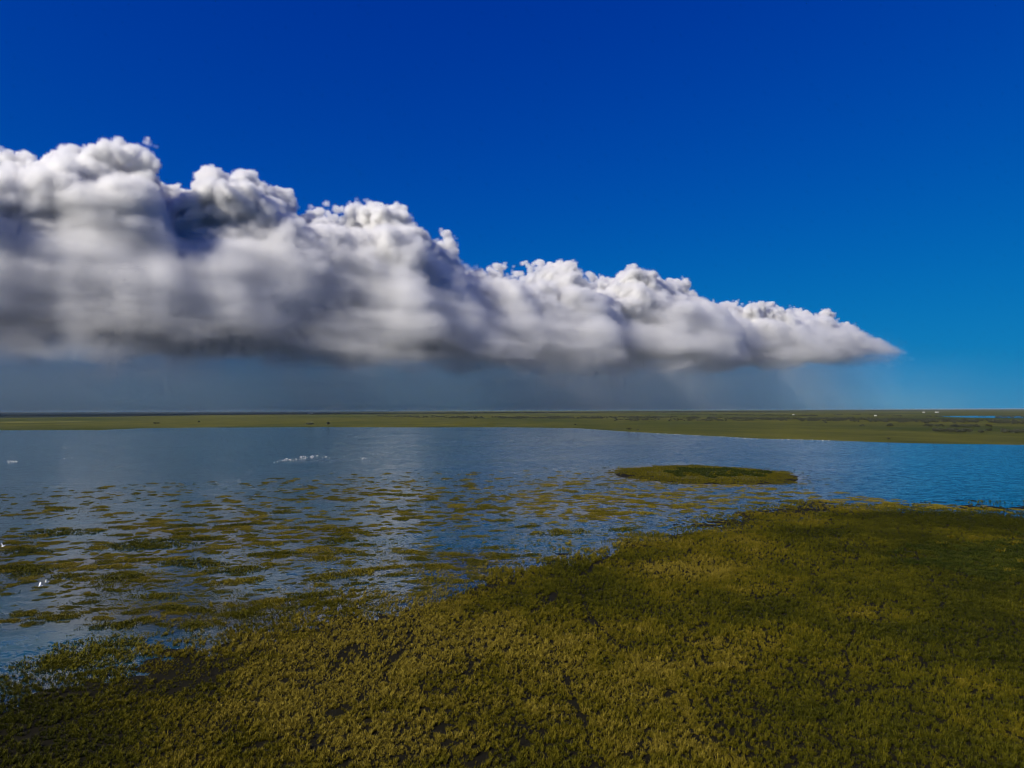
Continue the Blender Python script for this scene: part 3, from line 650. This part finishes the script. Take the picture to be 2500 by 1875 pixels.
def bank(n, pos):
    wn = n.noise(pos, 1 / 900, 2).outputs['Color']
    warp = n.v('MULTIPLY', n.v('SUBTRACT', wn, (.5, .5, .5)), (700, 700, 350)); q = n.v('ADD', pos, warp)
    sp = n.n('ShaderNodeSeparateXYZ'); n.put(sp.inputs[0], pos); x, y, z = sp.outputs
    sq = n.n('ShaderNodeSeparateXYZ'); n.put(sq.inputs[0], q); qx, qy, qz = sq.outputs
    t = n.rng(x, U0, U1)
    pts = [((u - U0) / (U1 - U0), min(1, max(0, h / ZT))) for u, h in prof]; pts = [a for a in pts if 0 < a[0] < 1]; pts = [(0, pts[0][1])] + pts + [(1, 0)]
    H = n.m('MULTIPLY', n.curve(t, pts), ZT)
    base = n.m('MULTIPLY', n.curve(t, [(0, 170 / ZT), (.3, 230 / ZT), (.6, 360 / ZT), (.85, 720 / ZT), (1, 1400 / ZT)]), ZT)
    zr = n.m('DIVIDE', n.m('SUBTRACT', z, base), n.m('MAXIMUM', n.m('SUBTRACT', H, base), 50))
    low = n.rng(zr, .52, .88, 1, 0)
    lump = n.m('MULTIPLY', n.m('SUBTRACT', n.noise(n.v('MULTIPLY', pos, (1, .6, 1.8)), 1 / 2100., 2).outputs[0], .5), 1000)
    vy = n.m('DIVIDE', n.m('ADD', qy, n.m('ADD', lump, n.m('MULTIPLY', low, 260))), W * .86)
    cs = n.m('SQRT', n.m('MAXIMUM', n.m('SUBTRACT', 1, n.m('MULTIPLY', vy, vy)), .0001))
    top = n.m('ADD', base, n.m('MULTIPLY', n.m('SUBTRACT', H, base), n.m('ADD', n.m('MULTIPLY', cs, 1.06), -.06)))
    a = n.m('DIVIDE', n.m('SUBTRACT', top, z), 330); b = n.m('DIVIDE', n.m('SUBTRACT', qz, base), 600)
    s = n.m('SMOOTH_MIN', a, b, .6)
    for px_, py_, wp, hp, kk in ((2, 368, 50, 42, .8), (404, 432, 30, 34, .7), (1232, 634, 44, 24, .55), (2085, 790, 44, 20, .5), (2118, 838, 40, 20, .5), (2080, 868, 46, 12, .2), (1960, 746, 50, 10, .2)):
        dd = ray(px_, py_); tt = A.dot(V_) / dd.dot(V_); pp = Vector((0, 0, CAMH)) + dd * tt; cc = ((pp - A).dot(U), 0., pp.z); sc1 = tt / F
        e = n.v('LENGTH', n.v('DIVIDE', n.v('SUBTRACT', pos, cc), (wp * sc1 * 1.2, 300., hp * sc1)))
        s = n.m('MAXIMUM', s, n.m('MINIMUM', n.m('MULTIPLY', n.m('SUBTRACT', 1, e), 3.5), kk))
    st = n.v('MULTIPLY', q, (1, 1.2, 1.25))
    v1 = n.vor(st, 1 / 750.); v2 = n.vor(st, 1 / 330.); v3 = n.vor(n.v('ADD', pos, n.v('MULTIPLY', warp, (.4, .4, .4))), 1 / 125.)
    bil = n.m('ADD', n.m('MULTIPLY', n.m('SUBTRACT', .5, v1), 1.5), n.m('ADD', n.m('MULTIPLY', n.m('SUBTRACT', .5, v2), .8), n.m('MULTIPLY', n.m('SUBTRACT', .5, v3), .68)))
    fb = n.m('MULTIPLY', n.m('SUBTRACT', n.noise(pos, 1 / 500., 6, .62).outputs[0], .5), 2.0)
    strat = n.m('MULTIPLY', n.m('SUBTRACT', n.noise(n.v('MULTIPLY', q, (.26, .45, 1.5)), 1 / 480., 6, .66).outputs[0], .5), 3.3)
    s = n.m('ADD', s, n.m('MULTIPLY', bil, n.m('SUBTRACT', 1, n.m('MULTIPLY', low, .6))))
    s = n.m('SUBTRACT', n.m('ADD', n.m('ADD', s, n.m('MULTIPLY', fb, n.m('SUBTRACT', 1, n.m('MULTIPLY', low, .3)))), n.m('MULTIPLY', strat, low)), .55)
    s = n.m('SUBTRACT', s, n.rng(n.m('SUBTRACT', z, H), 20, 200, 0, 1.8))
    d = n.m('MULTIPLY', n.rng(s, 0, n.rng(low, 0, 1, .16, 1.3), 0, n.rng(low, 0, 1, 1, .2)), n.rng(n.m('SUBTRACT', z, base), -250, 1300, .1, 1))
    rain = n.m('MULTIPLY', n.rng(n.m('SUBTRACT', z, base), 150, 1000, 1, 0), n.m('MULTIPLY', n.rng(y, -W, -W * .8, 0, 1), n.rng(y, -W * .1, W * .5, 1, 0)))
    rain = n.m('MULTIPLY', rain, n.rng(n.noise(n.v('MULTIPLY', pos, (1, 1, .5)), 1 / 2200., 2).outputs[0], .3, .7, .6, 1))
    rain = n.m('MULTIPLY', n.m('MULTIPLY', rain, n.rng(t, .55, .9, 1, 0)), .02)
    return n.m('MAXIMUM', d, rain)
def veil(n, pos):
    sp = n.n('ShaderNodeSeparateXYZ'); n.put(sp.inputs[0], pos); x, y, z = sp.outputs
    f = n.noise(n.v('MULTIPLY', pos, (.35, .5, 2.2)), 1 / 1500., 4, .55).outputs[0]
    d = n.m('MULTIPLY', n.rng(n.m('ADD', z, n.m('MULTIPLY', f, 1500)), 900, 3000, 1, 0), n.rng(f, .25, .6, .5, 1))
    d = n.m('MULTIPLY', d, n.rng(n.m('ABSOLUTE', y), 1200, 2000, 1, 0))
    return n.m('MULTIPLY', n.m('MULTIPLY', d, n.rng(x, -2000, 14000, 1, .08)), n.rng(z, 60, 2800, 1, 0))
CL = 26.
if CL > 0:
    o = volume_object('cloud_bank', bank, (U0, -W, 48), (U1, W, ZT), (CL, CL * 1.2, CL), .045, .4, (.995, .994, .989), A, math.atan2(U.y, U.x))
    tag(o, 'long bank of white topped grey cumulus cloud above the horizon', 'cloud', kind='stuff')
    o = volume_object('low_stratus', veil, (-30000, -2000, 48), (32000, 2000, 2900), (250, 250, 70), .0008, .0, (.38, .66, .76), (3000, 26000, 0), R(-4))
    tag(o, 'low blue grey veil of rain cloud lying along the horizon', 'cloud', kind='stuff')

# ------------------------------------------------------------------ air
me = bpy.data.meshes.new('haze'); r_ = 88000.; z0, z1 = -2.2, 47.
me.from_pydata([(x, y, z) for z in (z0, z1) for y in (-r_, r_) for x in (-r_, r_)], [], [(0, 2, 3, 1), (4, 5, 7, 6), (0, 1, 5, 4), (2, 6, 7, 3), (0, 4, 6, 2), (1, 3, 7, 5)])
m = bpy.data.materials.new('haze'); m.use_nodes = True; mt = m.node_tree; mt.nodes.clear()
o = mt.nodes.new('ShaderNodeOutputMaterial'); pv = mt.nodes.new('ShaderNodeVolumePrincipled'); pv.inputs['Color'].default_value = (.62, .76, .88, 1); pv.inputs['Density'].default_value = .000010; pv.inputs['Anisotropy'].default_value = .2
mt.links.new(pv.outputs[0], o.inputs['Volume'])
hz = link('haze', me, m); tag(hz, 'thin pale haze over the whole plain', 'haze', kind='stuff')
